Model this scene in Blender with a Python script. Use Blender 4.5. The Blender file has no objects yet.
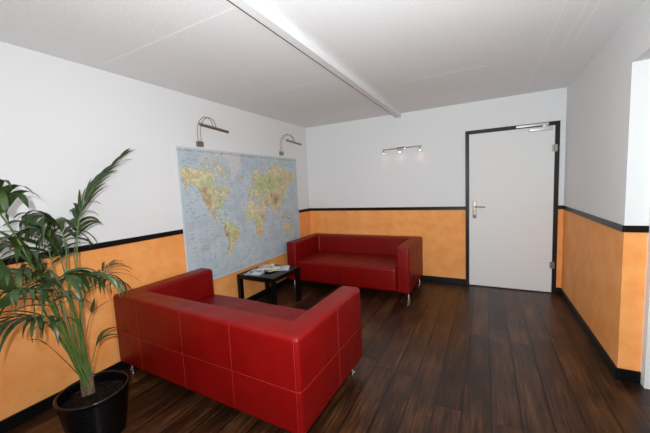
import bpy, bmesh, math, random
import numpy as np
from mathutils import Vector, Matrix, noise
random.seed(7)
C = bpy.context.scene.collection
R = math.radians
W, H = 3.527, 2.457            # room width, ceiling height; left wall x=0, end wall y=0, camera side y<0
YR = -6.8                      # wall behind the camera
ST, SB, BB = 1.095, 1.050, 0.082
JY = -1.795                    # where the right wall stops at the passage
ZO = 2.150                     # passage ceiling

# ------------------------------------------------------------------ materials
def mat(name, col, rough=.5, metal=0, spec=.5, bump=None, coat=0):
    m = bpy.data.materials.new(name); m.use_nodes = True
    nt = m.node_tree; b = nt.nodes['Principled BSDF']
    b.inputs['Base Color'].default_value = (*col, 1)
    b.inputs['Roughness'].default_value = rough; b.inputs['Metallic'].default_value = metal
    b.inputs['Specular IOR Level'].default_value = spec; b.inputs['Coat Weight'].default_value = coat
    tc = nt.nodes.new('ShaderNodeTexCoord')
    if bump:
        sc, st, dist = bump
        n = nt.nodes.new('ShaderNodeTexNoise'); n.inputs['Scale'].default_value = sc; n.inputs['Detail'].default_value = 4
        nt.links.new(tc.outputs['Object'], n.inputs['Vector'])
        bp = nt.nodes.new('ShaderNodeBump'); bp.inputs['Strength'].default_value = st; bp.inputs['Distance'].default_value = dist
        nt.links.new(n.outputs['Fac'], bp.inputs['Height']); nt.links.new(bp.outputs['Normal'], b.inputs['Normal'])
    return m
def ramp(nt, stops):
    r = nt.nodes.new('ShaderNodeValToRGB'); e = r.color_ramp.elements
    while len(e) > 1: e.remove(e[-1])
    e[0].position, e[0].color = stops[0][0], (*stops[0][1], 1)
    for p, c in stops[1:]:
        x = e.new(p); x.color = (*c, 1)
    return r
def mottled(name, c1, c2, scale, rough, bump=None, stretch=None, spec=.5, c3=None):
    m = mat(name, c1, rough, 0, spec, bump); nt = m.node_tree; b = nt.nodes['Principled BSDF']
    tc = [n for n in nt.nodes if n.type == 'TEX_COORD'][0]
    src = tc.outputs['Object']
    if stretch:
        mp = nt.nodes.new('ShaderNodeMapping'); mp.inputs['Scale'].default_value = stretch
        nt.links.new(src, mp.inputs['Vector']); src = mp.outputs['Vector']
    n = nt.nodes.new('ShaderNodeTexNoise'); n.inputs['Scale'].default_value = scale; n.inputs['Detail'].default_value = 6; n.inputs['Roughness'].default_value = .6
    nt.links.new(src, n.inputs['Vector'])
    st = [(.35, c1), (.65, c2)] if c3 is None else [(.3, c1), (.5, c2), (.7, c3)]
    r = ramp(nt, st); nt.links.new(n.outputs['Fac'], r.inputs['Fac']); nt.links.new(r.outputs['Color'], b.inputs['Base Color'])
    return m
M = {}
M['white'] = mat('white_wall_paint', (.785, .79, .79), .65, spec=.2, bump=(60, .15, .004))
M['orange'] = mottled('orange_sponged_paint', (.88, .34, .088), (.96, .43, .14), 5.5, .6, (45, .2, .004), spec=.2)
M['ceil'] = mottled('speckled_ceiling_board', (.80, .80, .80), (.89, .89, .89), 120, .85, (160, .5, .004), spec=.15)
M['seam'] = mat('ceiling_joint_filler', (.90, .90, .90), .85)
M['beam_shadow'] = mat('brown_painted_shadow', (.10, .045, .03), .7)  # brown stands in for the flash shadow beside the beam
M['black'] = mat('black_trim_paint', (.004, .004, .0045), .35, spec=.25)
M['frame'] = mat('dark_brown_frame_paint', (.012, .007, .006), .4, spec=.25)
M['door'] = mat('door_white_lacquer', (.80, .80, .79), .6, spec=.25)
M['table'] = mat('black_brown_table_foil', (.003, .003, .0035), .3, spec=.3)
M['steel'] = mat('brushed_steel', (.30, .27, .23), .42, 1)
M['lampmetal'] = mat('nickel_satin', (.30, .26, .21), .42, .9)
M['chrome'] = mat('chrome', (.75, .75, .76), .12, 1)
M['silver'] = mat('silver_closer_paint', (.66, .66, .65), .4, .3)
M['stitch'] = mat('red_seam_thread', (.30, .015, .012), .5)
M['whiteseat'] = mat('page_edge_paper', (.75, .74, .70), .6)
M['pot'] = mat('black_glazed_ceramic', (.002, .002, .0025), .16, spec=.4)
M['soil'] = mottled('dark_potting_bark', (.003, .002, .0015), (.022, .013, .008), 45, .95, (60, 1, .02), spec=.08)
M['leaf'] = mottled('kentia_leaf_green', (.014, .034, .010), (.045, .080, .020), 9, .36, spec=.45)
M['stalk'] = mottled('palm_stalk_green', (.06, .13, .025), (.13, .19, .05), 14, .4)
M['fibre'] = mottled('palm_base_fibre', (.06, .035, .018), (.24, .165, .09), 50, .8, (80, .8, .01), (1, 1, .15))
M['dry'] = mat('dry_brown_stalk', (.20, .09, .03), .5)
M['glass'] = mat('window_glass', (.9, .95, 1), .05)
m = M['glow'] = mat('halogen_glow', (1, .95, .85), .4); b = m.node_tree.nodes['Principled BSDF']
b.inputs['Emission Color'].default_value = (1, .9, .75, 1); b.inputs['Emission Strength'].default_value = 6

# red leather with a soft grain
m = M['red'] = mottled('red_bonded_leather', (.165, .001, .0008), (.20, .0015, .0012), 3, .42, (140, .18, .003), spec=.28)
nt = m.node_tree; bb = nt.nodes['Principled BSDF']; bp0 = [n for n in nt.nodes if n.type == 'BUMP'][0]
n2 = nt.nodes.new('ShaderNodeTexNoise'); n2.inputs['Scale'].default_value = 5; n2.inputs['Detail'].default_value = 1
tc = [n for n in nt.nodes if n.type == 'TEX_COORD'][0]; nt.links.new(tc.outputs['Object'], n2.inputs['Vector'])
bp = nt.nodes.new('ShaderNodeBump'); bp.inputs['Strength'].default_value = .35; bp.inputs['Distance'].default_value = .03
nt.links.new(n2.outputs['Fac'], bp.inputs['Height']); nt.links.new(bp0.outputs['Normal'], bp.inputs['Normal']); nt.links.new(bp.outputs['Normal'], bb.inputs['Normal'])

# dark laminate planks along y, 162.5 mm wide
def floor_mat():
    m = mat('dark_walnut_planks', (.03, .015, .01), .3, spec=.38); nt = m.node_tree; b = nt.nodes['Principled BSDF']; L = nt.links
    N = nt.nodes.new
    tc = [n for n in nt.nodes if n.type == 'TEX_COORD'][0]
    sep = N('ShaderNodeSeparateXYZ'); L.new(tc.outputs['Object'], sep.inputs[0])
    def mth(op, a, bb=None, c=None):
        n = N('ShaderNodeMath'); n.operation = op
        for i, v in enumerate((a, bb, c)):
            if v is None: continue
            if isinstance(v, (int, float)): n.inputs[i].default_value = v
            else: L.new(v, n.inputs[i])
        return n.outputs[0]
    xs = mth('DIVIDE', mth('SUBTRACT', sep.outputs['X'], -.0289), .1625)
    row = mth('FLOOR', xs); fx = mth('SUBTRACT', xs, row)
    wn = N('ShaderNodeTexWhiteNoise'); wn.noise_dimensions = '1D'; L.new(row, wn.inputs['W'])
    ys = mth('ADD', mth('DIVIDE', sep.outputs['Y'], 1.28), mth('MULTIPLY', wn.outputs['Value'], 7.3))
    pl = mth('FLOOR', ys); fy = mth('SUBTRACT', ys, pl)
    cmb = N('ShaderNodeCombineXYZ'); L.new(row, cmb.inputs[0]); L.new(pl, cmb.inputs[1])
    wn2 = N('ShaderNodeTexWhiteNoise'); wn2.noise_dimensions = '3D'; L.new(cmb.outputs[0], wn2.inputs['Vector'])
    # groove mask
    ex = mth('MINIMUM', fx, mth('SUBTRACT', 1, fx)); ey = mth('MINIMUM', fy, mth('SUBTRACT', 1, fy))
    gx = mth('SMOOTH_MIN', mth('DIVIDE', ex, .06), mth('DIVIDE', ey, .0035), .1); gx = mth('MINIMUM', gx, 1.0)
    # grain
    c2 = N('ShaderNodeCombineXYZ'); L.new(mth('MULTIPLY', sep.outputs['X'], 60), c2.inputs[0]); L.new(mth('MULTIPLY', sep.outputs['Y'], 3.2), c2.inputs[1]); L.new(mth('MULTIPLY', wn2.outputs['Value'], 40), c2.inputs[2])
    n = N('ShaderNodeTexNoise'); n.inputs['Scale'].default_value = 1; n.inputs['Detail'].default_value = 6; n.inputs['Roughness'].default_value = .65; n.inputs['Distortion'].default_value = .6
    L.new(c2.outputs[0], n.inputs['Vector'])
    c3 = N('ShaderNodeCombineXYZ'); L.new(mth('MULTIPLY', sep.outputs['X'], 9), c3.inputs[0]); L.new(mth('MULTIPLY', sep.outputs['Y'], 3), c3.inputs[1]); L.new(mth('MULTIPLY', wn2.outputs['Value'], 25), c3.inputs[2])
    nb = N('ShaderNodeTexNoise'); nb.inputs['Scale'].default_value = 1; nb.inputs['Detail'].default_value = 3; L.new(c3.outputs[0], nb.inputs['Vector'])
    t = mth('ADD', mth('ADD', mth('MULTIPLY', n.outputs['Fac'], .75), mth('MULTIPLY', nb.outputs['Fac'], .45)), mth('MULTIPLY', mth('SUBTRACT', wn2.outputs['Value'], .5), .16))
    r = ramp(nt, [(.38, (.004, .002, .0012)), (.55, (.026, .0095, .004)), (.68, (.062, .024, .009)), (.82, (.125, .055, .022))])
    L.new(t, r.inputs['Fac'])
    mx = N('ShaderNodeMix'); mx.data_type = 'RGBA'; mx.blend_type = 'MULTIPLY'; mx.inputs['Factor'].default_value = 1
    L.new(r.outputs['Color'], mx.inputs['A'])
    gr = ramp(nt, [(0, (.12, .12, .12)), (1, (1, 1, 1))]); L.new(gx, gr.inputs['Fac']); L.new(gr.outputs['Color'], mx.inputs['B'])
    L.new(mx.outputs['Result'], b.inputs['Base Color'])
    rr = N('ShaderNodeMapRange'); rr.inputs['To Min'].default_value = .24; rr.inputs['To Max'].default_value = .42; L.new(n.outputs['Fac'], rr.inputs['Value']); L.new(rr.outputs[0], b.inputs['Roughness'])
    bp = N('ShaderNodeBump'); bp.inputs['Strength'].default_value = .5; bp.inputs['Distance'].default_value = .002
    L.new(mth('ADD', gx, mth('MULTIPLY', n.outputs['Fac'], .35)), bp.inputs['Height']); L.new(bp.outputs['Normal'], b.inputs['Normal'])
    return m
M['floor'] = floor_mat()

# ------------------------------------------------------------------ helpers
def box(bm, lo, hi, bev=0, seg=2, mi=0):
    r = bmesh.ops.create_cube(bm, size=1); vs = r['verts']
    for v in vs:
        v.co = Vector([lo[i] + (v.co[i] + .5) * (hi[i] - lo[i]) for i in range(3)])
    fs = {f for v in vs for f in v.link_faces}
    for f in fs: f.material_index = mi
    if bev:
        es = list({e for v in vs for e in v.link_edges})
        g = bmesh.ops.bevel(bm, geom=es, offset=bev, segments=seg, affect='EDGES', profile=.5)
        for f in g['faces']: f.material_index = mi
    return bm
def BX(lo, hi, bev=0, seg=2):
    return box(bmesh.new(), lo, hi, bev, seg)
def cyl(bm, p0, p1, r0, r1=None, n=20, caps=True):
    p0, p1 = Vector(p0), Vector(p1); d = p1 - p0
    q = d.to_track_quat('Z', 'Y').to_matrix().to_4x4(); q.translation = (p0 + p1) / 2
    bmesh.ops.create_cone(bm, cap_ends=caps, segments=n, radius1=r0, radius2=r0 if r1 is None else r1, depth=d.length, matrix=q)
    return bm
def tube(bm, pts, rad, n=8):
    pts = [Vector(p) for p in pts]; rings = []
    up = Vector((.13, .21, .97)).normalized()
    for i, p in enumerate(pts):
        t = (pts[min(i + 1, len(pts) - 1)] - pts[max(i - 1, 0)]).normalized()
        a = t.cross(up)
        if a.length < .1: a = t.cross(Vector((1, 0, 0)))
        a.normalize(); b2 = t.cross(a); up = a.cross(t)
        r = rad[i] if isinstance(rad, (list, tuple)) else rad
        rings.append([bm.verts.new(p + (a * math.cos(k * 2 * math.pi / n) + b2 * math.sin(k * 2 * math.pi / n)) * r) for k in range(n)])
    for A, B in zip(rings, rings[1:]):
        for k in range(n): bm.faces.new((A[k], A[(k + 1) % n], B[(k + 1) % n], B[k]))
    bm.faces.new(rings[0][::-1]); bm.faces.new(rings[-1])
    return bm
def lathe(bm, prof, n=48, c=(0, 0)):
    rings = [[bm.verts.new((c[0] + r * math.cos(k * 2 * math.pi / n), c[1] + r * math.sin(k * 2 * math.pi / n), z)) for k in range(n)] for r, z in prof]
    for A, B in zip(rings, rings[1:]):
        for k in range(n): bm.faces.new((A[k], A[(k + 1) % n], B[(k + 1) % n], B[k]))
    bm.faces.new(rings[0][::-1]); bm.faces.new(rings[-1])
    return bm
def obj(name, bm, m, parent=None, smooth=False, label=None):
    bmesh.ops.recalc_face_normals(bm, faces=bm.faces)
    me = bpy.data.meshes.new(name); bm.to_mesh(me); bm.free()
    for x in (m if isinstance(m, (list, tuple)) else [m]): me.materials.append(M[x])
    if smooth:
        for p in me.polygons: p.use_smooth = True
        if smooth != 'all':
            for e in me.edges: pass
            me.set_sharp_from_angle(angle=R(smooth if isinstance(smooth, (int, float)) and smooth is not True else 40))
    o = bpy.data.objects.new(name, me); C.objects.link(o); o.parent = parent
    if label: o['label'] = label
    return o
def thing(name, label, cat, loc=(0, 0, 0), rz=0, group=None):
    o = bpy.data.objects.new(name, None); C.objects.link(o); o.empty_display_size = .1
    o.location = loc; o.rotation_euler.z = rz; o['label'] = label; o['category'] = cat
    if group: o['group'] = group
    return o
def tag(o, label, cat, group=None):
    o['label'] = label; o['category'] = cat
    if group: o['group'] = group
    return o
def struct(name, bm, m, parent=None, smooth=False):
    o = obj(name, bm, m, parent, smooth)
    if parent is None: o['kind'] = 'structure'
    return o
def dup(root, loc, rz, label, group=None):
    r = root.copy(); C.objects.link(r); r.location = loc; r.rotation_euler.z = rz; r['label'] = label
    if group: r['group'] = group
    for ch in list(root.children):
        c = ch.copy(); C.objects.link(c); c.parent = r
        for g in list(ch.children):
            d = g.copy(); C.objects.link(d); d.parent = c
    return r

# ------------------------------------------------------------------ room shell
struct('floor', BX((-.12, YR - .12, -.08), (5.12, .12, 0)), 'floor')
bm = BX((-.12, YR - .12, H), (W + .12, .12, H + .1))
for lo, hi in (((.10, -3.165), (1.54, -3.15)), ((.50, -1.85), (1.35, -1.838)), ((1.96, -1.34), (2.72, -1.328)), ((.9, -.62), (1.5, -.61)), ((2.05, -.60), (2.75, -.59)),
               ((3.105, -2.4), (3.115, -.06)), ((3.22, -2.9), (3.232, -1.30)), ((3.285, -2.9), (3.295, -1.5))):
    box(bm, (*lo, H - .0006), (*hi, H + .01), mi=1)
struct('ceiling', bm, ['ceil', 'seam'])
bm = BX((1.553, YR, H - .055), (1.622, 0, H), .006)
bm2 = struct('trim_1', bm, 'white')
struct('beam_shadow_strip', BX((1.548, YR, H - .054), (1.5525, 0, H - .050)), 'beam_shadow')  # thin strip painting the shadow line along the beam's lower left edge
def wall(name, lo, hi, split=True):
    bm = bmesh.new()
    if split:
        zc = (ST + SB) / 2
        box(bm, lo, (hi[0], hi[1], zc), mi=1); box(bm, (lo[0], lo[1], zc), hi, mi=0)
    else: box(bm, lo, hi)
    return struct(name, bm, ['white', 'orange'])
wall('wall_left', (-.12, YR, 0), (0, .12, H))
DX0, DX1, DH = 2.462, 3.473, 2.092     # door frame outer
# end wall with the doorway cut out
bm = bmesh.new(); zc = (ST + SB) / 2
box(bm, (0, 0, 0), (DX0, .12, zc), mi=1); box(bm, (0, 0, zc), (DX0, .12, H), mi=0)
box(bm, (DX1, 0, 0), (W, .12, zc), mi=1); box(bm, (DX1, 0, zc), (W, .12, H), mi=0)
box(bm, (DX0, 0, DH), (DX1, .12, H), mi=0)
struct('wall_back', bm, ['white', 'orange'])
# right wall: solid to JY, then the passage opening with its header, then solid again
bm = bmesh.new(); Y2 = -3.3
box(bm, (W, JY, 0), (W + .118, .12, zc), mi=1); box(bm, (W, JY, zc), (W + .118, .12, H), mi=0)
box(bm, (W, Y2, ZO), (W + .118, JY, H), mi=0)
box(bm, (W, YR, 0), (W + .118, Y2, zc), mi=1); box(bm, (W, YR, zc), (W + .118, Y2, H), mi=0)
struct('wall_right', bm, ['white', 'orange'])
bm = bmesh.new(); box(bm, (W + .118, Y2 - .12, 0), (5.12, Y2, H)); box(bm, (5.0, Y2, 0), (5.12, JY, H)); box(bm, (W + .118, JY, 0), (5.12, JY + .12, H))
struct('wall_passage', bm, 'white')
struct('ceiling_passage', BX((W + .118, Y2, ZO), (5.0, JY, ZO + .08)), 'white')
# wall behind the camera, with its window
WX0, WX1, WZ0, WZ1 = .45, 3.1, .85, 2.2
bm = bmesh.new()
box(bm, (-.12, YR - .12, 0), (WX0, YR, H)); box(bm, (WX1, YR - .12, 0), (W + .118, YR, H))
box(bm, (WX0, YR - .12, 0), (WX1, YR, WZ0)); box(bm, (WX0, YR - .12, WZ1), (WX1, YR, H))
struct('wall_front', bm, 'white')
bm = bmesh.new()
for x0, x1, z0, z1 in ((WX0, WX1, WZ0, WZ0 + .06), (WX0, WX1, WZ1 - .06, WZ1), (WX0, WX0 + .06, WZ0, WZ1), (WX1 - .06, WX1, WZ0, WZ1), (1.745, 1.805, WZ0, WZ1)):
    box(bm, (x0, YR - .10, z0), (x1, YR - .04, z1), .004)
struct('window_1', bm, 'white')
# black dado strip and baseboards
T = .012
struct('trim_3', BX((0, YR, SB), (T, 0, ST), .002), 'black')
bm = BX((T, -T, SB), (DX0, 0, ST), .002); box(bm, (DX1, -T, SB), (W - T, 0, ST), .002); struct('trim_4', bm, 'black')
bm = BX((W - T, JY - T, SB), (W, 0, ST), .002); box(bm, (W, JY - T, SB), (W + .118, JY, ST), .002); struct('trim_5', bm, 'black')
TB = .014
struct('baseboard_left', BX((0, YR, 0), (TB, 0, BB), .003), 'black')
bm = BX((TB, -TB, 0), (DX0, 0, BB), .003); box(bm, (DX1, -TB, 0), (W - TB, 0, BB), .003); struct('baseboard_back', bm, 'black')
bm = BX((W - TB, JY - TB, 0), (W, 0, BB), .003); box(bm, (W, JY - TB, 0), (W + .118, JY, BB), .003); struct('baseboard_right', bm, 'black')
struct('trim_6', BX((W + .1185, JY - .065, 0), (W + .20, JY - .001, ZO), .003), 'door')

# ------------------------------------------------------------------ door in the end wall
FW = .042
leaf = struct('door_1', BX((DX0 + FW + .003, -.004, .012), (DX1 - FW - .003, .036, DH - FW - .003), .002), 'door')
bm = bmesh.new()
box(bm, (DX0, -.016, 0), (DX0 + FW, .11, DH), .003); box(bm, (DX1 - FW, -.016, 0), (DX1, .11, DH), .003)
box(bm, (DX0 + FW, -.016, DH - FW), (DX1 - FW, .11, DH), .003); box(bm, (DX0 + FW, .04, .0), (DX1 - FW, .11, .012))
obj('door_frame', bm, 'frame', leaf, label='dark brown painted door frame')
# lever handle on a long plate
hx = 2.572
bm = BX((hx - .021, -.013, .935), (hx + .021, -.004, 1.168), .004, 3)
hp = obj('handle_plate', bm, 'steel', leaf, 40)
bm = cyl(bmesh.new(), (hx, -.013, 1.092), (hx, -.052, 1.092), .010); tube(bm, [(hx, -.052, 1.092), (hx + .02, -.056, 1.092), (hx + .07, -.056, 1.091), (hx + .125, -.052, 1.088)], [.010, .010, .009, .008], 12)
obj('lever', bm, 'steel', hp, 40)
bm = cyl(bmesh.new(), (hx, -.0125, 1.0), (hx, -.018, 1.0), .009); box(bm, (hx - .003, -.0185, .978), (hx + .003, -.0125, 1.0)); obj('lock_cylinder', bm, 'chrome', hp, 40)
for z in (.36, 1.78):
    bm = cyl(bmesh.new(), (DX1 - FW - .003, -.022, z - .045), (DX1 - FW - .003, -.022, z + .045), .009); box(bm, (DX1 - FW - .03, -.019, z - .04), (DX1 - FW + .02, -.0165, z + .04))
    obj('hinge', bm, 'steel', leaf, 40)
# overhead closer: slide rail on the frame, arm and body on the leaf
bm = BX((3.03, -.040, 2.055), (3.36, -.017, 2.082), .003); rail = obj('closer_rail', bm, 'silver', leaf, 40)
bm = BX((3.165, -.046, 1.995), (3.40, -.005, 2.037), .006, 3); obj('closer_body', bm, 'silver', leaf, 40)
bm = BX((3.30, -.052, 2.036), (3.345, -.026, 2.058), .002); cyl(bm, (3.322, -.034, 2.03), (3.322, -.034, 2.065), .011); obj('closer_arm', bm, 'silver', leaf, 40)

# ------------------------------------------------------------------ two seat sofas
SW, SD, SH, LH, AT, BT = 1.80, .88, .668, .095, .165, .185
def shell():
    bm = bmesh.new()
    P = [(0, 0), (SW, 0), (SW, SD), (SW - AT, SD), (SW - AT, BT), (AT, BT), (AT, SD), (0, SD)]
    f = bm.faces.new([bm.verts.new((x, y, LH)) for x, y in P])
    g = bmesh.ops.extrude_face_region(bm, geom=[f])
    for v in g['geom']:
        if isinstance(v, bmesh.types.BMVert): v.co.z = SH
    bmesh.ops.recalc_face_normals(bm, faces=bm.faces)
    bmesh.ops.bevel(bm, geom=list(bm.edges), offset=.030, segments=5, affect='EDGES', profile=.55)
    return bm
def cut(bm, co, no):
    bmesh.ops.bisect_plane(bm, geom=list(bm.verts) + list(bm.edges) + list(bm.faces), plane_co=co, plane_no=no, clear_outer=True)
    return bm
def puff(bm, amt, cx, cz, sx, sz):
    return bm
def seam(pts):
    return tube(bmesh.new(), pts, .0022, 6)
def make_sofa(label, loc, rz):
    t = thing('sofa', label, 'sofa', loc, rz, 'red leather sofas')
    s = 45
    bk = obj('backrest', cut(shell(), (0, BT + .03, 0), (0, 1, 0)), 'red', t, s)
    al = obj('armrest', cut(cut(shell(), (0, BT + .03, 0), (0, -1, 0)), (SW / 2, 0, 0), (1, 0, 0)), 'red', t, s)
    ar = obj('armrest', cut(cut(shell(), (0, BT + .03, 0), (0, -1, 0)), (SW / 2, 0, 0), (-1, 0, 0)), 'red', t, s)
    # seat: one upholstered block, gently crowned, wrapping down the front
    bm = bmesh.new(); nx, nz = 40, 1
    box(bm, (AT - .004, BT - .01, LH + .002), (SW - AT + .004, SD + .004, .405), .04, 5)
    bmesh.ops.subdivide_edges(bm, edges=[e for e in bm.edges if e.calc_length() > .3], cuts=14, use_grid_fill=True)
    for v in bm.verts:
        u = (v.co.x - SW / 2) / (SW / 2 - AT)
        if v.co.z > .37: v.co.z += .022 * max(0, 1 - u ** 4) * max(0, math.sin(math.pi * min(1, max(0, (v.co.y - BT + .05) / (SD - BT + .12))))) - .006 * math.exp(-(u * 9) ** 2)
    st = obj('seat', bm, 'red', t, s)
    e = .0005
    def S(o, *pl):
        bm = bmesh.new()
        for pts in pl: tube(bm, pts, .0012, 6)
        obj('stitching', bm, 'stitch', o, True)
    zm = .362; z0, z1 = LH + .025, SH - .02; c = .007
    S(bk, *[[(x, -e, z0), (x, -e, z1), (x, c, SH - c), (x, .026, SH + e)] for x in (.335, .84, 1.30)],
      [(.02, e + .001, zm), (.026, -e, zm), (SW - .026, -e, zm), (SW - c, c, zm), (SW + e, .026, zm), (SW + e, BT + .03, zm)],
      [(SW - .030, -e, z0), (SW - .030, -e, z1), (SW - .030, c, SH - c)],
      [(-e, BT + .03, zm), (-e, .026, zm), (c, c, zm), (.03, -e, zm)])
    S(ar, [(SW + e, BT + .03, zm), (SW + e, SD - .026, zm)], [(SW + e, .465, z0), (SW + e, .465, z1), (SW - c, .465, SH - c)],
      [(SW - AT + .028, SD + e, z0), (SW - AT + .028, SD + e, z1)])
    S(al, [(-e, BT + .03, zm), (-e, SD - .026, zm)], [(-e, .465, z0), (-e, .465, z1), (c, .465, SH - c)],
      [(AT - .028, SD + e, z0), (AT - .028, SD + e, z1)])
    S(st, [(SW / 2, SD + .0045, LH + .04), (SW / 2, SD + .0045, .36)])
    for x in (.04, SW - .062):
        for y in (.075, SD - .085):
            bm = lathe(bmesh.new(), [(.019, 0), (.021, .002), (.021, .008), (.016, .012), (.016, LH + .004)], 20, (x, y))
            obj('leg', bm, 'chrome', t, 40)
    return t
near = make_sofa('red leather sofa in the foreground, seen from behind beside the potted palm', (.036, -3.2454, 0), R(-.82))
dup(near, (1.895, -.022, 0), R(180), 'red leather sofa facing us, standing against the end wall left of the door')

# ------------------------------------------------------------------ low black side table
tx, ty = .045, -1.878
t = thing('side_table', 'small square black side table holding magazines below the world map', 'table', (tx, ty, 0))
obj('tabletop', BX((0, 0, .40), (.55, .55, .45), .003), 'table', t)
for x in (0, .50):
    for y in (0, .50): obj('leg', BX((x + .0005, y + .0005, 0), (x + .0495, y + .0495, .3998), .002), 'table', t)

# magazines on it
def cover_mat(name, cols, seed):
    m = mat(name, cols[0], .25, spec=.5); nt = m.node_tree; b = nt.nodes['Principled BSDF']
    tc = [n for n in nt.nodes if n.type == 'TEX_COORD'][0]
    mp = nt.nodes.new('ShaderNodeMapping'); mp.inputs['Location'].default_value = (seed, seed * .7, 0); mp.inputs['Scale'].default_value = (1, 1, .01); nt.links.new(tc.outputs['Object'], mp.inputs['Vector'])
    v = nt.nodes.new('ShaderNodeTexVoronoi'); v.distance = 'CHEBYCHEV'; v.inputs['Scale'].default_value = 14; nt.links.new(mp.outputs[0], v.inputs['Vector'])
    s = nt.nodes.new('ShaderNodeSeparateColor'); nt.links.new(v.outputs['Color'], s.inputs[0])
    r = ramp(nt, [(i / len(cols), c) for i, c in enumerate(cols)]); r.color_ramp.interpolation = 'CONSTANT'
    nt.links.new(s.outputs[0], r.inputs['Fac']); nt.links.new(r.outputs['Color'], b.inputs['Base Color'])
    M[name] = m
cover_mat('magazine_grey', [(.55, .56, .6), (.16, .18, .22), (.75, .75, .74), (.35, .30, .28)], .3)
cover_mat('magazine_cream', [(.78, .74, .62), (.50, .20, .14), (.80, .78, .72), (.10, .12, .2), (.62, .58, .30)], 1.7)
cover_mat('magazine_blue', [(.20, .30, .45), (.75, .76, .78), (.55, .60, .68), (.06, .08, .14)], 2.9)
cover_mat('magazine_pale', [(.78, .77, .75), (.70, .45, .38), (.80, .80, .80), (.25, .22, .2), (.66, .68, .72)], 4.1)
def magazine(x, y, z, rz, w, h, th, m, label, opened=False):
    t = thing('magazine', label, 'magazine', (x, y, z), R(rz), 'magazines on the side table')
    if not opened:
        obj('pages', BX((-w / 2 + .001, -h / 2 + .001, .0006), (w / 2 - .002, h / 2 - .001, th - .0006)), 'whiteseat', t)
        bm = BX((-w / 2, -h / 2, th - .0006), (w / 2, h / 2, th)); box(bm, (-w / 2, -h / 2, 0), (w / 2, h / 2, .0006)); box(bm, (-w / 2 - .0006, -h / 2, 0), (-w / 2, h / 2, th))
        obj('cover', bm, m, t)
    else:
        for sd in (-1, 1):
            bm = bmesh.new(); n = 12; top = []; bot = []
            for i in range(n + 1):
                u = i / n; zz = th * (math.sin(min(1, u * 3.2) * math.pi / 2)) * (1 - .55 * u) + .001
                top.append([bm.verts.new((sd * u * w, yy, zz)) for yy in (-h / 2, h / 2)]); bot.append([bm.verts.new((sd * u * w, yy, 0)) for yy in (-h / 2, h / 2)])
            for i in range(n):
                bm.faces.new((top[i][0], top[i + 1][0], top[i + 1][1], top[i][1])); bm.faces.new((bot[i][0], bot[i][1], bot[i + 1][1], bot[i + 1][0]))
                for k in (0, 1): bm.faces.new((top[i][k], bot[i][k], bot[i + 1][k], top[i + 1][k]))
            bm.faces.new((top[n][0], bot[n][0], bot[n][1], top[n][1]))
            obj('open_page', bm, m, t, 50)
    return t
zt = .4505
magazine(tx + .175, ty + .175, zt, 12, .21, .275, .006, 'magazine_grey', 'grey patterned magazine lying nearest the front edge of the side table')
magazine(tx + .335, ty + .385, zt, -58, .21, .28, .006, 'magazine_blue', 'blue and white magazine at the corner of the table nearest the far sofa')
magazine(tx + .155, ty + .365, zt + .0065, 30, .20, .27, .007, 'magazine_pale', 'pale magazine with pinkish patches lying on the wall side of the table')
magazine(tx + .262, ty + .295, zt + .0145, -18, .135, .19, .010, 'magazine_cream', 'cream open booklet on top of the other magazines', True)

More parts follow.
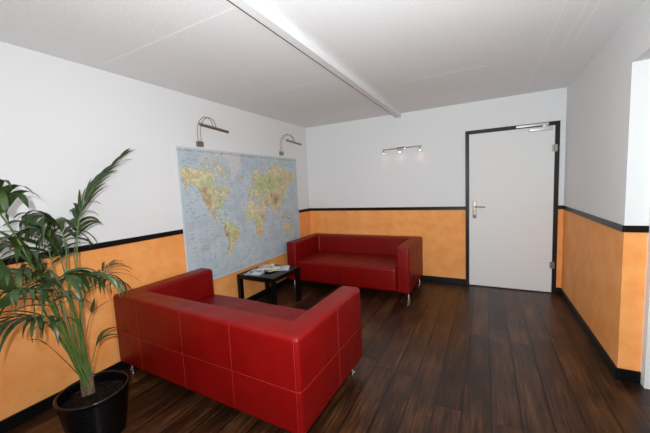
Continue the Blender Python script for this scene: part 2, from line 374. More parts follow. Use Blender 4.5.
# ------------------------------------------------------------------ world map panel
MY0, MY1, MZ0, MZ1, MT = -2.524, -.392, .477, 1.919, .024
LAND = {
 'na': [(-168,66),(-162,70),(-156,71.3),(-141,69.7),(-128,70),(-115,68),(-108,68),(-96,68),(-94,72),(-85,69.5),(-82,67),(-87,64.5),(-94,61),(-94,58.5),(-88,57),(-82,55),(-82,52),(-79,51.5),(-79,55),(-77,58),(-78,62),(-73,62.3),(-69,59),(-65,60),(-61,56),(-56,52.5),(-60,50),(-66,50),(-65,48),(-61,46),(-66,44),(-70,43.5),(-70,41.5),(-74,40.5),(-76,37),(-76,35),(-81,31.5),(-80,26),(-81.5,25.3),(-83,29.5),(-89,30),(-94,29.5),(-97,27),(-97.5,22),(-95,18.5),(-91,18.7),(-90,21.3),(-87,21.5),(-88.5,16),(-83.5,15),(-83.5,11),(-81,9),(-77.5,8.5),(-80,7.5),(-83.5,8.5),(-87.5,13),(-94,16),(-100,17),(-105.5,20.5),(-106,23),(-112.5,30),(-114.5,31),(-110,24),(-112,25),(-117,32.5),(-121,35),(-124,40),(-124,47),(-128,51),(-133,56),(-139,59.5),(-147,61),(-152,59.5),(-158,56.5),(-164,54.5),(-158,58.5),(-162,60),(-165,62),(-161,64.5)],
 'baffin': [(-90,73),(-80,73.5),(-72,71),(-62,66.5),(-66,63),(-72,64),(-74,67),(-84,70)],
 'vic': [(-117,73),(-107,73),(-102,69.5),(-115,69)], 'banks': [(-125,74),(-118,74),(-122,71.5)], 'ellesm': [(-95,80),(-75,83),(-62,82.3),(-75,78),(-88,76.3)], 'dev': [(-95,76.5),(-80,76),(-80,74.8),(-93,74.8)], 'mel': [(-115,76),(-105,76.5),(-106,75),(-115,74.8)], 'pow': [(-101,73.5),(-92,73.8),(-94,71.5),(-100,71.8)], 'nf': [(-59,47.7),(-56,51.3),(-53,48),(-54,46.8)],
 'green': [(-72,78.5),(-60,82),(-35,83.5),(-18,80.5),(-20,75),(-23,70.5),(-32,68),(-40,64.5),(-43,60),(-50,62.5),(-54,67),(-52,70.5),(-58,75)],
 'ice': [(-24,65.5),(-16,66.5),(-14,65),(-19,63.4),(-22.5,64)],
 'cuba': [(-85,22),(-80,23),(-75,20.3),(-78,20)], 'hisp': [(-74,19.7),(-69,19.7),(-69,18),(-74,18.2)],
 'sa': [(-77.5,8.5),(-72,12),(-67,10.7),(-62,10.6),(-58,7),(-52,5),(-50,0),(-44,-2.8),(-38,-4),(-35,-7),(-37,-12),(-39,-17),(-41,-22),(-48,-26),(-49,-29),(-54,-34),(-58.5,-34.5),(-57,-37.5),(-62,-39),(-65,-42),(-66,-46),(-69,-50.5),(-68,-53),(-66,-55),(-71,-54.5),(-75,-50),(-75,-44),(-73.5,-38),(-71.5,-31),(-70.3,-19),(-76,-14),(-80,-6.5),(-81,-4.5),(-80,0),(-78,3)],
 'af': [(-6,35.8),(3,37),(10.5,37.2),(11,34),(20,31),(29,31),(32.5,31),(35,27.5),(37,21),(39,15.5),(43,11.8),(51,12),(48,5),(42,-1.5),(39,-6),(40.5,-13),(35.5,-19),(35,-24),(32.5,-28),(28,-33),(20,-34.8),(18,-32),(15,-27),(12,-18),(13.5,-11),(12,-5.5),(9,-1),(9.5,4),(4,6.3),(-4,5.2),(-8,4.5),(-13,8.5),(-17,14.5),(-16.5,20),(-13,27),(-10,30)],
 'mad': [(49.5,-12.5),(50,-16),(47,-25),(44,-24),(44.5,-17)],
 'eu': [(-9,37),(-9,43),(-2,43.5),(-1,46),(-4.5,48.3),(2,51),(5,53.3),(8.5,57),(10.5,57.5),(11,54.3),(18,54.7),(21,57),(24,59),(30,60),(23,60),(21.5,63),(25,65.5),(21,64),(17,61),(18,59.5),(16,56.3),(13,55.5),(11,59),(7,58),(5,61),(12,66),(18,69.5),(28,71),(40,67.5),(40,66),(44,66.5),(47,68),(54,68.5),(60,69),(68,68.5),(68,73),(75,72),(82,73.5),(95,76),(104,77.7),(113,74),(128,73),(140,72.5),(152,71),(160,69.7),(172,70),(180,69),(190,66),(186,64.5),(179,64.5),(178,62.3),(170,60),(163,60),(164,56),(157,51.2),(156,57),(163,61.5),(155,59.3),(142,59),(136,54.7),(141,53),(140,48.5),(132,43),(128,40),(129.5,36),(126.5,34.5),(125,39.5),(121.5,40.5),(118,39),(122,37),(119.5,35),(122,30.5),(118,24),(113,22),(108,21.5),(106,19),(109,12.5),(105,8.8),(101,13),(99.5,9),(104,1.5),(101,3),(98,9),(98,16),(94,16),(91,22.5),(87,21.5),(80.3,15.5),(80,12),(77.5,8),(73,17),(72.5,21),(67,25),(57,25.5),(54,26.5),(50.5,30),(48,30),(51.5,25),(56,26),(59.5,22.5),(55,17.5),(45,12.8),(43,14),(39,21),(35,28),(34.5,31.5),(36,36.5),(30.5,36.5),(27,37.5),(26.5,40),(23,40.5),(23,37),(21,38),(19.5,42),(13,45.5),(14,42),(18.3,40),(16,38),(15,40.5),(10.5,43),(7,43.5),(3,43),(0,40),(-2,36.8),(-5.5,36.2)],
 'uk': [(-5.5,50.2),(1,51.2),(1,53),(-2,56),(-3,58.5),(-6,57),(-3.5,54.5),(-5,52.5)], 'ie': [(-10,52),(-6.5,52.3),(-6,55),(-9.5,54)],
 'nz_': [(53,71.5),(57,74.5),(67,77),(60,75),(57,71)], 'sval': [(12,79.5),(24,80),(17,77)], 'nsib': [(138,75.5),(149,75.3),(142,73.5)], 'sz': [(96,80.5),(104,79),(98,78.5)],
 'jp': [(130,32),(136,33.8),(140.5,35.5),(142,40),(145,43.5),(141.5,45.3),(140,41),(137,37),(132,35)], 'sak': [(142,46.5),(143.5,49),(142.5,54)],
 'su': [(95.5,5.5),(104,-1.5),(105.5,-5.8),(100,-1.5)], 'bo': [(109,1.5),(117,7),(119,4.5),(116,-4),(110.5,-3)], 'ja': [(105.5,-6),(114,-7),(114,-8.5),(106.5,-7.3)], 'cel': [(119.5,0),(125,1.2),(121,-1),(123,-5),(120,-5)],
 'ng': [(131,-1),(138,-1.8),(147,-6.5),(150.5,-10.5),(144,-8),(138.5,-8.3),(133,-4)], 'ph': [(120.5,18),(122,18),(124,12),(126.5,7.5),(122,7.5),(120.5,14)], 'tw': [(120,22.5),(121.5,25.2),(121.8,24)], 'sl': [(80,9.5),(81.8,7.3),(80.2,6)],
 'au': [(114,-22),(122,-18),(129,-15),(132,-11.5),(136.7,-12),(136,-15),(140.5,-17.5),(142.3,-10.8),(146,-19),(153,-25),(153,-31),(150,-37.5),(144,-38.5),(139,-36),(135.5,-34.7),(131,-31.5),(124,-33),(117.5,-35),(115,-34)],
 'tas': [(145,-41),(148,-41),(147,-43.5)], 'nz1': [(173,-34.5),(178,-37.8),(175,-41.5),(173.5,-39.3)], 'nz2': [(172.5,-40.7),(174,-42),(169,-46.6),(166.5,-46)],
}
SEAS = [[(28,42),(33,45.5),(38,46.5),(41,42),(35,41.8)], [(47,45),(52,46.5),(53.5,41),(53.5,37),(50,37.3),(48.5,41.5)], [(-92,48.5),(-85,48),(-84,46),(-87,42),(-80,43.5),(-76.5,44),(-82,46)]]
lat_t = [-95, -55, -35, -25, -7, 10, 32, 54, 60, 65, 71, 77, 84]; v_t = [-.06, .135, .225, .27, .355, .43, .56, .69, .74, .79, .865, .945, 1.03]
def uv(lon, lat): return .5 + (lon - 11) / 360, float(np.interp(lat, lat_t, v_t))
NU, NV = 430, 292
U, V = np.meshgrid((np.arange(NU)) / (NU - 1), (np.arange(NV)) / (NV - 1))
rng = np.random.default_rng(3)
def vnoise(f, seed):
    g = np.random.default_rng(seed).random((f + 3, f + 3)); x = U * f; y = V * f * .68
    xi, yi = x.astype(int), y.astype(int); fx, fy = x - xi, y - yi; fx = fx * fx * (3 - 2 * fx); fy = fy * fy * (3 - 2 * fy)
    return (g[yi, xi] * (1 - fx) + g[yi, xi + 1] * fx) * (1 - fy) + (g[yi + 1, xi] * (1 - fx) + g[yi + 1, xi + 1] * fx) * fy
wx = U + (vnoise(60, 1) - .5) * .010 + (vnoise(140, 11) - .5) * .004; wy = V + (vnoise(60, 2) - .5) * .012 + (vnoise(140, 12) - .5) * .005
def inside(poly):
    r = np.zeros(U.shape, bool); n = len(poly); j = n - 1
    for i in range(n):
        xi, yi = poly[i]; xj, yj = poly[j]
        if yi != yj:
            c = ((yi > wy) != (yj > wy)) & (wx < (xj - xi) * (wy - yi) / (yj - yi) + xi); r ^= c
        j = i
    return r
land = np.zeros(U.shape, bool); ice = np.zeros(U.shape, bool)
for k, p in LAND.items():
    q = inside([uv(*a) for a in p]); land |= q
    if k in ('green', 'ellesm'): ice |= q
for p in SEAS: land &= ~inside([uv(*a) for a in p])
def srgb(c): return np.array([((x / 255 + .055) / 1.055) ** 2.4 if x > 10 else x / 255 / 12.92 for x in c])
fine = vnoise(90, 5); med = vnoise(30, 6); spk = rng.random(U.shape); vf = vnoise(200, 8)
sea = srgb((178, 192, 202)); sea2 = srgb((194, 206, 212))
col = sea[None, None] * (1 - med[..., None]) + sea2[None, None] * med[..., None]
lc = np.ones(U.shape + (1,)) * srgb((208, 196, 165))
BL = [(-110,58,16,(186,192,150)),(-95,52,12,(190,190,148)),(-120,52,7,(176,150,118)),(-112,40,8,(178,150,118)),(-150,64,12,(196,182,140)),(-85,38,9,(176,188,140)),(-90,66,9,(200,204,190)),(-75,56,8,(186,190,158)),(-102,24,6,(188,158,122)),
      (-62,-5,13,(176,190,140)),(-72,-14,4,(160,122,92)),(-70,-25,4,(165,128,98)),(-71,-38,4,(170,140,110)),(-47,-14,9,(190,178,130)),(-62,-34,6,(186,190,140)),(-77,2,4,(165,135,100)),
      (10,23,18,(214,202,172)),(20,3,9,(182,190,142)),(38,8,5,(170,135,105)),(25,-22,9,(192,165,132)),(0,9,8,(186,190,142)),
      (10,50,8,(186,192,150)),(40,56,16,(168,182,122)),(75,60,14,(160,176,116)),(110,62,14,(172,178,128)),(135,64,9,(190,172,138)),(160,65,9,(186,176,140)),(88,33,8,(150,108,82)),(98,37,7,(165,125,95)),(105,46,8,(205,185,150)),(75,42,5,(172,140,108)),(55,33,7,(188,160,125)),(45,24,8,(212,196,160)),(78,22,7,(192,184,140)),(115,30,7,(178,184,138)),(124,47,6,(176,182,130)),(102,17,5,(176,184,132)),
      (134,-25,12,(208,186,148)),(148,-27,5,(182,180,136)),(122,-27,7,(212,192,155)),(15,64,6,(186,176,146)),(140,-5,5,(165,150,112)),(114,0,5,(170,180,130)),(-20,65,3,(200,190,170))]
for lo, la, rad, c in BL:
    u0, v0 = uv(lo, la); u1 = rad / 360 * 1.15
    w = np.exp(-(((U - u0) / u1) ** 2 + ((V - v0) / (u1 * 1.9)) ** 2))[..., None] * .9
    lc = lc * (1 - w) + srgb(c) * w
lc = lc * (.70 + .42 * fine[..., None] + .20 * vf[..., None])
lc = np.where((spk > .93)[..., None], lc * .55, lc)
lc = np.where(ice[..., None], srgb((214, 212, 214)) * (.9 + .1 * fine[..., None]), lc)
col = np.where(land[..., None], lc, col)
edge = np.zeros(U.shape, bool)
for ax in (0, 1):
    for s in (-1, 1): edge |= (np.roll(land, s, ax) != land)
edge &= land
col = np.where(edge[..., None], col * .62, col)
# shallow water, graticule, borders, and grey rows of small print over the oceans
shelf = land.copy()
for _ in range(5): shelf |= np.roll(shelf, 1, 0) | np.roll(shelf, -1, 0) | np.roll(shelf, 1, 1) | np.roll(shelf, -1, 1)
col = np.where((shelf & ~land)[..., None], col * np.array([1.06, 1.06, 1.03]), col)
for k in range(-180, 200, 15):
    j = int(round(uv(k, 0)[0] * (NU - 1)))
    if 0 <= j < NU: col[:, j] *= .90
for k in range(-75, 90, 15):
    j = int(round(uv(0, k)[1] * (NV - 1)))
    if 0 <= j < NV: col[j] *= .90
pr = np.random.default_rng(21)
for _ in range(1100):
    j = pr.integers(6, NV - 6); i = pr.integers(6, NU - 16); L = pr.integers(3, 11)
    seg = (pr.random(L) > .3)[:, None]
    col[j, i:i + L] = np.where(seg & ~land[j, i:i + L, None], col[j, i:i + L] * .52, col[j, i:i + L])
for u0, v0, nw, nr in ((.09, .33, 22, 10), (.05, .50, 16, 3), (.58, .10, 24, 4), (.80, .44, 26, 8), (.12, .62, 14, 2), (.32, .05, 30, 4), (.46, .13, 20, 3), (.90, .60, 14, 6)):
    for r_ in range(nr):
        j = int(v0 * NV) - r_ * 3; i = int(u0 * NU); seg = pr.random((nw)) > .45
        if j > 1: col[j, i:i + nw] = np.where(seg[:, None], col[j, i:i + nw] * .55, col[j, i:i + nw])
col = np.where(land[..., None] & ~ice[..., None], np.minimum(col * 1.12, .9), col)
col *= (1 + .22 * (rng.random(U.shape)[..., None] - .5)) * (1 + .10 * (rng.random(U.shape + (3,)) - .5))
bw = 4
bd = (U < bw / NU) | (U > 1 - bw / NU) | (V < bw / NV) | (V > 1 - bw / NV)
col = np.where(bd[..., None], srgb((196, 210, 218)), col)
top = (V > 1 - 9 / NV) & (V < 1 - 5 / NV) & (rng.random(U.shape) > .5)
col = np.where(top[..., None], col * .6, col)
verts = np.zeros((NV, NU, 3)); verts[..., 0] = MT; verts[..., 1] = (U - .5) * (MY1 - MY0); verts[..., 2] = V * (MZ1 - MZ0)
idx = np.arange(NU * NV).reshape(NV, NU)
faces = np.stack([idx[:-1, :-1], idx[:-1, 1:], idx[1:, 1:], idx[1:, :-1]], -1).reshape(-1, 4)
me = bpy.data.meshes.new('map_print'); me.from_pydata(verts.reshape(-1, 3).tolist(), [], faces.tolist())
at = me.color_attributes.new('Print', 'FLOAT_COLOR', 'POINT')
at.data.foreach_set('color', np.concatenate([np.clip(col.reshape(-1, 3), 0, 1), np.ones((NU * NV, 1))], 1).astype(np.float32).ravel())
m = M['map'] = mat('printed_map_laminate', (1, 1, 1), .45, spec=.35); nt = m.node_tree
ca = nt.nodes.new('ShaderNodeAttribute'); ca.attribute_name = 'Print'; nt.links.new(ca.outputs['Color'], nt.nodes['Principled BSDF'].inputs['Base Color'])
me.materials.append(m)
mp_t = thing('world_map', 'large pale blue world map panel hung on the left wall above the table', 'map', (0, (MY0 + MY1) / 2, MZ0))
mc = mp_t.location
board = obj('backing_board', BX((.0125, MY0 - mc.y, 0), (MT - .0006, MY1 - mc.y, MZ1 - MZ0)), 'door', mp_t)
o = bpy.data.objects.new('map_print', me); C.objects.link(o); o.parent = mp_t

# ------------------------------------------------------------------ picture lights over the map
def picture_light(y, z, label, tilt=0):
    t = thing('picture_light', label, 'lamp', (0, y, z), 0, 'picture lights above the map')
    obj('wall_plate', BX((.0, -.040, -.027), (.026, .040, .027), .003), 'lampmetal', t, 40)
    X = .232
    for s in (-.020, .020):
        pts = [(.013, s, .02), (.013, s, .08)]
        for k in range(0, 15):
            a = math.pi * k / 14; pts.append((.013 + X / 2 - X / 2 * math.cos(a), s, .135 + .125 * math.sin(a)))
        
        obj('curved_rod', tube(bmesh.new(), pts, .0032, 8), 'lampmetal', t, 'all')
    bm = cyl(bmesh.new(), (.245, -.175, .135 + tilt), (.245, .175, .135 - tilt), .0145, n=24)
    sh = obj('lamp_tube', bm, 'lampmetal', t, 40)
    for s in (-1, 1):
        obj('end_cap', cyl(bmesh.new(), (.245, s * .173, .135 - tilt * s), (.245, s * .181, .135 - tilt * s), .0155), 'lampmetal', sh, 40)
    return t
p1 = picture_light(-2.225, 1.966, 'nickel picture light above the left part of the map, nearer us', .012)
dup(p1, (0, -.755, 1.977), 0, 'nickel picture light above the right end of the map, near the corner')

# ------------------------------------------------------------------ spotlight bar on the end wall
t = thing('spotlight_bar', 'thin metal bar of small halogen spots on the end wall above the sofa', 'lamp', (1.62, 0, 1.955))
obj('mounting_box', BX((-.058, -.045, -.022), (.058, 0, .022), .004), 'chrome', t, 40)
obj('rail', cyl(bmesh.new(), (-.275, -.055, -.002), (.29, -.055, .004), .0065), 'steel', t, 40)
for x, lit in ((-.262, 0), (-.022, 1), (.262, 0)):
    bm = cyl(bmesh.new(), (x, -.055, .0), (x, -.058, -.02), .006); cyl(bm, (x, -.058, -.016), (x + .004, -.064, -.055), .010, .019, 20, False)
    sp = obj('spot_head', bm, 'chrome', t, 40)
    sp['label'] = 'chrome spotlight head'
    obj('bulb', cyl(bmesh.new(), (x + .003, -.0625, -.044), (x + .0035, -.064, -.052), .016 if lit else .009), 'glow', sp)
    for _ in (0,):
        ld = bpy.data.lights.new('halogen', 'SPOT'); ld.energy = .16; ld.color = (1, .50, .30); ld.spot_size = R(75); ld.spot_blend = 1; ld.shadow_soft_size = .02
        lo = bpy.data.objects.new('halogen', ld); C.objects.link(lo); lo.location = (1.62 + x, -.075, 1.895); lo.rotation_euler = (R(38), 0, 0)

# ------------------------------------------------------------------ potted palm
PC = Vector((.60, -3.67, 0))
palm = thing('potted_palm', 'tall green palm in a black glazed pot beside the left wall', 'plant', PC)
prof = [(.125, 0), (.130, .004)]
for i in range(34):
    z = .01 + i * .0082; prof.append((.131 + .045 * (z / .29) ** .8 + (.0035 if i % 3 == 0 else 0), z))
prof += [(.180, .288), (.185, .292), (.186, .300), (.181, .305), (.172, .303), (.168, .295), (.165, .25), (.160, .232)]
obj('pot', lathe(bmesh.new(), prof, 64), 'pot', palm, 'all')
bm = lathe(bmesh.new(), [(.02, .20), (.1605, .232), (.155, .240), (.10, .246), (.04, .252)], 40)
for k in range(90):
    a = random.uniform(0, 6.28); r = .148 * math.sqrt(random.random()); c = Vector((r * math.cos(a), r * math.sin(a), .246))
    g = bmesh.ops.create_icosphere(bm, subdivisions=1, radius=random.uniform(.006, .014)); 
    rot = Matrix.Rotation(random.uniform(0, 6), 3, 'Z')
    for v in g['verts']: v.co = rot @ Vector((v.co.x * 1.7, v.co.y, v.co.z * .6)) + c
obj('soil', bm, 'soil', palm, 40)
# fibrous stem bases
bm = bmesh.new()
for dx, dy, lx, ly, h in ((-.070, -.020, -.004, -.006, .13), (-.052, .010, .006, .004, .14), (-.074, .012, -.012, .006, .10), (-.058, -.008, .0, -.004, .15)):
    n = 9; tube(bm, [(dx + lx * i / n, dy + ly * i / n, .235 + h * i / n) for i in range(n + 1)], [.017 - .009 * i / n + .0015 * (i % 2) for i in range(n + 1)], 10)
obj('stem_base', bm, 'fibre', palm, 'all')

def catmull(P, n=40):
    P = [2 * P[0] - P[1]] + P + [2 * P[-1] - P[-2]]; out = []
    m = len(P) - 3
    for k in range(n + 1):
        t = k / n * m; i = min(int(t), m - 1); t -= i; a, b2, c, d = P[i:i + 4]
        out.append(.5 * ((2 * b2) + (c - a) * t + (2 * a - 5 * b2 + 4 * c - d) * t * t + (3 * b2 - a - 3 * c + d) * t ** 3))
    return out
def blade(bm, pts, width, normal_hint, fold=.25):
    """a long leaflet: tapered at both ends, folded along the midrib"""
    n = len(pts) - 1; rows = []
    for i, p in enumerate(pts):
        s = i / n; w = width / 2 * (min(1, s / .18 + .22)) * (1 - max(0, (s - .35) / .65) ** 1.7)
        t = (pts[min(i + 1, n)] - pts[max(i - 1, 0)]).normalized()
        side = t.cross(normal_hint)
        if side.length < .05: side = t.cross(Vector((0, 0, 1)) + Vector((.3, .1, 0)))
        side.normalize(); nn = side.cross(t)
        rows.append([bm.verts.new(p - side * w + nn * w * fold), bm.verts.new(p), bm.verts.new(p + side * w + nn * w * fold)])
    for A, B in zip(rows, rows[1:]):
        for k in (0, 1): bm.faces.new((A[k], A[k + 1], B[k + 1], B[k]))
def frond(ctrl, s0, n, length, width, fwd, droop, r0=.006, seed=0, up=.15, sides=(-1, 1), tip=.35, base=.7, stalk='stalk', clampx=None, lat=1.0):
    rnd = random.Random(seed)
    P = catmull([Vector(c) - PC for c in ctrl], 60)
    st = tube(bmesh.new(), P, [r0 * (1 - .75 * i / 60) for i in range(61)], 7)
    fr = obj('frond', st, stalk, palm, 'all')
    bm = bmesh.new()
    for k in range(n):
        s = s0 + (1 - s0) * (k + .5) / n; x = (k + .5) / n; i = min(59, int(s * 60)); p = P[i].lerp(P[i + 1], s * 60 - i)
        t = (P[min(i + 2, 60)] - P[max(i - 1, 0)]).normalized()
        side = t.cross(Vector((0, 0, 1)))
        if side.length < .15: side = Vector((.5, -.8, 0))
        side.normalize()
        sh = min(1, base + (1 - base) * x / .35) if x < .35 else 1 - (1 - tip) * ((x - .35) / .65) ** 1.5
        for sd in sides:
            L = length * sh * rnd.uniform(.8, 1.2); f = fwd + rnd.uniform(-.15, .15) + .5 * x
            d = (t * f + side * sd * lat * (1.05 - .5 * x) + Vector((0, 0, up + rnd.uniform(-.1, .1)))).normalized()
            pts = [p.copy()]; q = p.copy(); dd = d.copy(); m = 9; dr = droop * rnd.uniform(.35, 1.25)
            for j in range(m):
                dd = (dd + Vector((0, 0, -dr * (j + 1) / m * .33))).normalized(); q = q + dd * L / m
                if (q + PC).x < .025: q.x = .025 - PC.x
                pts.append(q.copy())
            blade(bm, pts, width * (.55 + .45 * sh) * rnd.uniform(.85, 1.1), (Vector((0, 0, 1)) + t * -.3 + Vector((rnd.uniform(-.4, .4), rnd.uniform(-.4, .4), 0))).normalized())
    obj('leaflets', bm, 'leaf', fr, 'all')
    return fr
def single(ctrl, leafctrl, hint, r0=.004, stalk='stalk'):
    P = catmull([Vector(c) - PC for c in ctrl], 24); fr = obj('frond', tube(bmesh.new(), P, [r0 * (1 - .5 * i / 24) for i in range(25)], 7), stalk, palm, 'all')
    bm = bmesh.new()
    for lc_, w in leafctrl: blade(bm, catmull([Vector(c) - PC for c in lc_], 16), w, Vector(hint))
    obj('leaflets', bm, 'leaf', fr, 'all')
#FRONDS#
frond([(0.539, -3.655, .27), (0.530, -3.663, 0.558), (0.500, -3.639, 0.861), (0.440, -3.600, 1.131), (0.380, -3.535, 1.344), (0.330, -3.420, 1.517), (0.280, -3.272, 1.661), (0.240, -3.141, 1.775)], s0=0.56, n=15, length=0.25, width=0.021, fwd=2.6, droop=0.5, seed=1, up=0.15, tip=0.5, base=1.0, lat=0.75)
frond([(0.546, -3.647, .27), (0.530, -3.663, 0.558), (0.490, -3.640, 0.860), (0.420, -3.608, 1.080), (0.360, -3.563, 1.211), (0.320, -3.508, 1.361)], s0=0.76, n=5, length=0.17, width=0.036, fwd=0.9, droop=1.6, seed=21, up=0.5, tip=0.8, base=1.0)
frond([(0.544, -3.648, .27), (0.570, -3.763, 0.707), (0.620, -3.847, 1.003), (0.660, -3.914, 1.224), (0.700, -3.968, 1.356), (0.740, -4.016, 1.435), (0.780, -4.066, 1.464)], s0=0.72, n=8, length=0.3, width=0.042, fwd=0.4, droop=2.6, seed=2, up=1.0, r0=0.008)
frond([(0.518, -3.666, .27), (0.500, -3.691, 0.661), (0.460, -3.673, 0.962), (0.420, -3.648, 1.140), (0.400, -3.648, 1.251), (0.380, -3.690, 1.330), (0.360, -3.754, 1.361)], s0=0.58, n=12, length=0.27, width=0.028, fwd=0.5, droop=2.2, seed=3, up=0.35, r0=0.007)
frond([(0.551, -3.659, .27), (0.540, -3.684, 0.602), (0.540, -3.697, 0.856), (0.540, -3.715, 1.043), (0.540, -3.734, 1.176), (0.540, -3.757, 1.249), (0.540, -3.797, 1.289)], s0=0.58, n=10, length=0.25, width=0.028, fwd=0.7, droop=2.0, seed=10, up=0.2)
frond([(0.549, -3.680, .27), (0.500, -3.710, 0.670), (0.420, -3.712, 0.908), (0.360, -3.706, 1.118), (0.330, -3.706, 1.240), (0.300, -3.758, 1.307)], s0=0.52, n=12, length=0.3, width=0.03, fwd=0.5, droop=2.0, seed=9, up=0.2)
frond([(0.534, -3.675, .27), (0.560, -3.754, 0.671), (0.580, -3.798, 0.927), (0.580, -3.840, 1.091), (0.580, -3.892, 1.199), (0.580, -3.969, 1.236)], s0=0.45, n=13, length=0.3, width=0.04, fwd=0.6, droop=1.7, seed=4, up=0.2)
frond([(0.537, -3.662, .27), (0.600, -3.771, 0.657), (0.660, -3.844, 0.926), (0.700, -3.900, 1.055), (0.740, -3.964, 1.127), (0.780, -4.044, 1.161)], s0=0.48, n=9, length=0.25, width=0.03, fwd=0.6, droop=1.9, seed=14, up=0.1)
frond([(0.517, -3.676, .27), (0.600, -3.694, 0.650), (0.700, -3.766, 0.914), (0.760, -3.771, 1.012), (0.760, -3.714, 1.028), (0.720, -3.625, 0.998), (0.660, -3.522, 0.918)], s0=0.5, n=9, length=0.27, width=0.024, fwd=0.45, droop=2.3, seed=5, up=0.25)
frond([(0.527, -3.648, .27), (0.560, -3.685, 0.669), (0.660, -3.766, 0.926), (0.720, -3.815, 1.015), (0.760, -3.809, 1.055), (0.780, -3.775, 1.047)], s0=0.6, n=6, length=0.27, width=0.032, fwd=0.3, droop=2.6, seed=15, up=0.1)
frond([(0.545, -3.679, .27), (0.520, -3.673, 0.625), (0.460, -3.619, 0.785), (0.380, -3.531, 0.857), (0.300, -3.413, 0.926), (0.240, -3.299, 0.965)], s0=0.5, n=9, length=0.26, width=0.016, fwd=1.2, droop=0.9, seed=8, up=0.1)
frond([(0.546, -3.679, .27), (0.620, -3.749, 0.590), (0.720, -3.820, 0.805), (0.800, -3.883, 0.959), (0.860, -3.955, 1.041), (0.900, -4.031, 1.071)], s0=0.5, n=10, length=0.28, width=0.022, fwd=0.6, droop=1.9, seed=6, up=0.1)
frond([(0.539, -3.680, .27), (0.560, -3.742, 0.512), (0.560, -3.782, 0.666), (0.560, -3.841, 0.786), (0.560, -3.909, 0.838), (0.540, -3.993, 0.848)], s0=0.5, n=8, length=0.32, width=0.022, fwd=0.7, droop=1.4, seed=7, up=0.05)
frond([(0.517, -3.650, .27), (0.600, -3.747, 0.524), (0.640, -3.793, 0.687), (0.680, -3.839, 0.806), (0.700, -3.882, 0.860), (0.720, -3.941, 0.878)], s0=0.55, n=6, length=0.24, width=0.022, fwd=0.5, droop=2.0, seed=17, up=0.1)
frond([(0.525, -3.676, .27), (0.500, -3.685, 0.530), (0.440, -3.698, 0.748), (0.380, -3.707, 0.901), (0.320, -3.754, 0.984), (0.280, -3.828, 1.014)], s0=0.5, n=9, length=0.22, width=0.02, fwd=0.6, droop=1.6, seed=18, up=0.1)
single([(0.552, -3.650, .27), (0.550, -3.654, 0.383), (0.540, -3.630, 0.459), (0.530, -3.602, 0.521)], [([(0.530, -3.602, 0.521), (0.520, -3.551, 0.581), (0.500, -3.475, 0.577), (0.480, -3.399, 0.524), (0.470, -3.367, 0.463)], 0.03), ([(0.530, -3.602, 0.527), (0.540, -3.552, 0.558), (0.550, -3.487, 0.543), (0.560, -3.441, 0.488), (0.570, -3.412, 0.440)], 0.034)], (0, 0.3, 1))
single([(0.527, -3.647, .27), (0.500, -3.645, 0.510), (0.460, -3.601, 0.646), (0.440, -3.562, 0.713)], [([(0.440, -3.563, 0.707), (0.440, -3.547, 0.754), (0.430, -3.531, 0.802)], 0.05), ([(0.440, -3.562, 0.713), (0.420, -3.492, 0.731), (0.400, -3.418, 0.750)], 0.03)], (0, -1, 0.2), stalk='dry')
single([(0.536, -3.658, .27), (0.520, -3.732, 0.447), (0.500, -3.773, 0.539), (0.480, -3.812, 0.623)], [([(0.480, -3.812, 0.623), (0.460, -3.845, 0.665), (0.450, -3.891, 0.685)], 0.012)], (0, 0, 1), r0=0.003, stalk='dry')
single([(0.524, -3.647, .27), (0.620, -3.804, 0.677), (0.720, -3.902, 0.955), (0.840, -4.001, 1.123)], [([(0.780, -4.005, 1.038), (0.820, -4.032, 1.107), (0.840, -4.056, 1.196), (0.860, -4.078, 1.262)], 0.075), ([(0.840, -4.008, 1.056), (0.860, -4.037, 1.023), (0.880, -4.075, 1.013), (0.900, -4.102, 1.026)], 0.05)], (0.6, -0.6, 0.3), r0=0.006)
exec_fronds = None

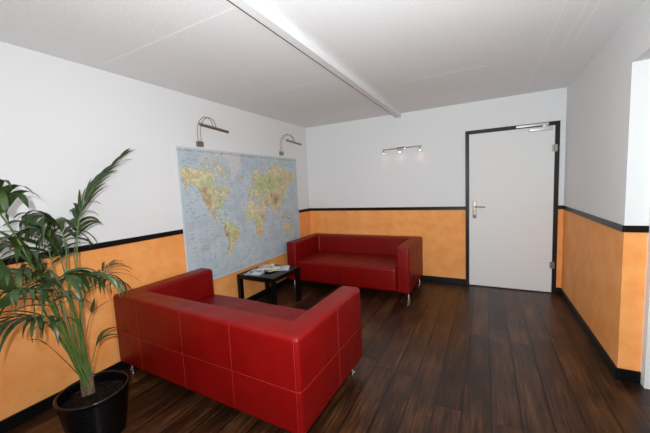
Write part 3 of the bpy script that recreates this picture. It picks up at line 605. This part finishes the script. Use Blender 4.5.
# ------------------------------------------------------------------ light
def area(name, loc, tgt, size, sy, power, col=(1, 1, 1)):
    ld = bpy.data.lights.new(name, 'AREA'); ld.shape = 'RECTANGLE'; ld.size = size; ld.size_y = sy; ld.energy = power; ld.color = col
    o = bpy.data.objects.new(name, ld); C.objects.link(o); o.location = loc
    o.rotation_euler = (Vector(tgt) - Vector(loc)).to_track_quat('-Z', 'Y').to_euler(); return o
area('window_daylight', ((WX0 + WX1) / 2, YR - .02, (WZ0 + WZ1) / 2), ((WX0 + WX1) / 2, 0, 1.45), WX1 - WX0 - .12, WZ1 - WZ0 - .12, 5, (.88, .95, 1))
area('ambient_bounce_fill', (2.6, -6.2, .9), (2.2, -3.0, 2.6), .6, .6, 14, (.93, .97, 1))  # unseen light added behind the camera for soft ambient bounce off the ceiling
area('camera_flash', (2.62, -4.56, 1.53), (1.85, -1.0, 2.25), .05, .035, 78, (.93, .975, 1))
area('passage_lamp', (4.4, -2.55, ZO - .02), (4.4, -2.55, 0), .5, .5, 1, (1, .97, .92))

w = bpy.data.worlds.new('world'); bpy.context.scene.world = w; w.use_nodes = True
w.node_tree.nodes['Background'].inputs['Color'].default_value = (.75, .85, 1, 1); w.node_tree.nodes['Background'].inputs['Strength'].default_value = .6

# ------------------------------------------------------------------ camera
cd = bpy.data.cameras.new('camera'); cam = bpy.data.objects.new('camera', cd); C.objects.link(cam)
cd.sensor_width = 36; cd.lens = 302.8366 / 650 * 36; cd.clip_start = .05
yaw, pit, rol = R(27.9868), R(-5.5563), R(-2.7443)
fwd = Vector((-math.sin(yaw) * math.cos(pit), math.cos(yaw) * math.cos(pit), math.sin(pit))); rt = Vector((math.cos(yaw), math.sin(yaw), 0)); up = rt.cross(fwd)
r2 = rt * math.cos(rol) + up * math.sin(rol); u2 = -rt * math.sin(rol) + up * math.cos(rol)
mw = Matrix((r2, u2, -fwd)).transposed().to_4x4(); mw.translation = (2.696, -4.5216, 1.4486); cam.matrix_world = mw
sc = bpy.context.scene; sc.camera = cam
sc.view_settings.view_transform = 'Standard'; sc.view_settings.look = 'None'; sc.view_settings.exposure = 0; sc.view_settings.gamma = 1
sc.cycles.max_bounces = 10; sc.cycles.diffuse_bounces = 6
sc.cycles.use_denoising = True
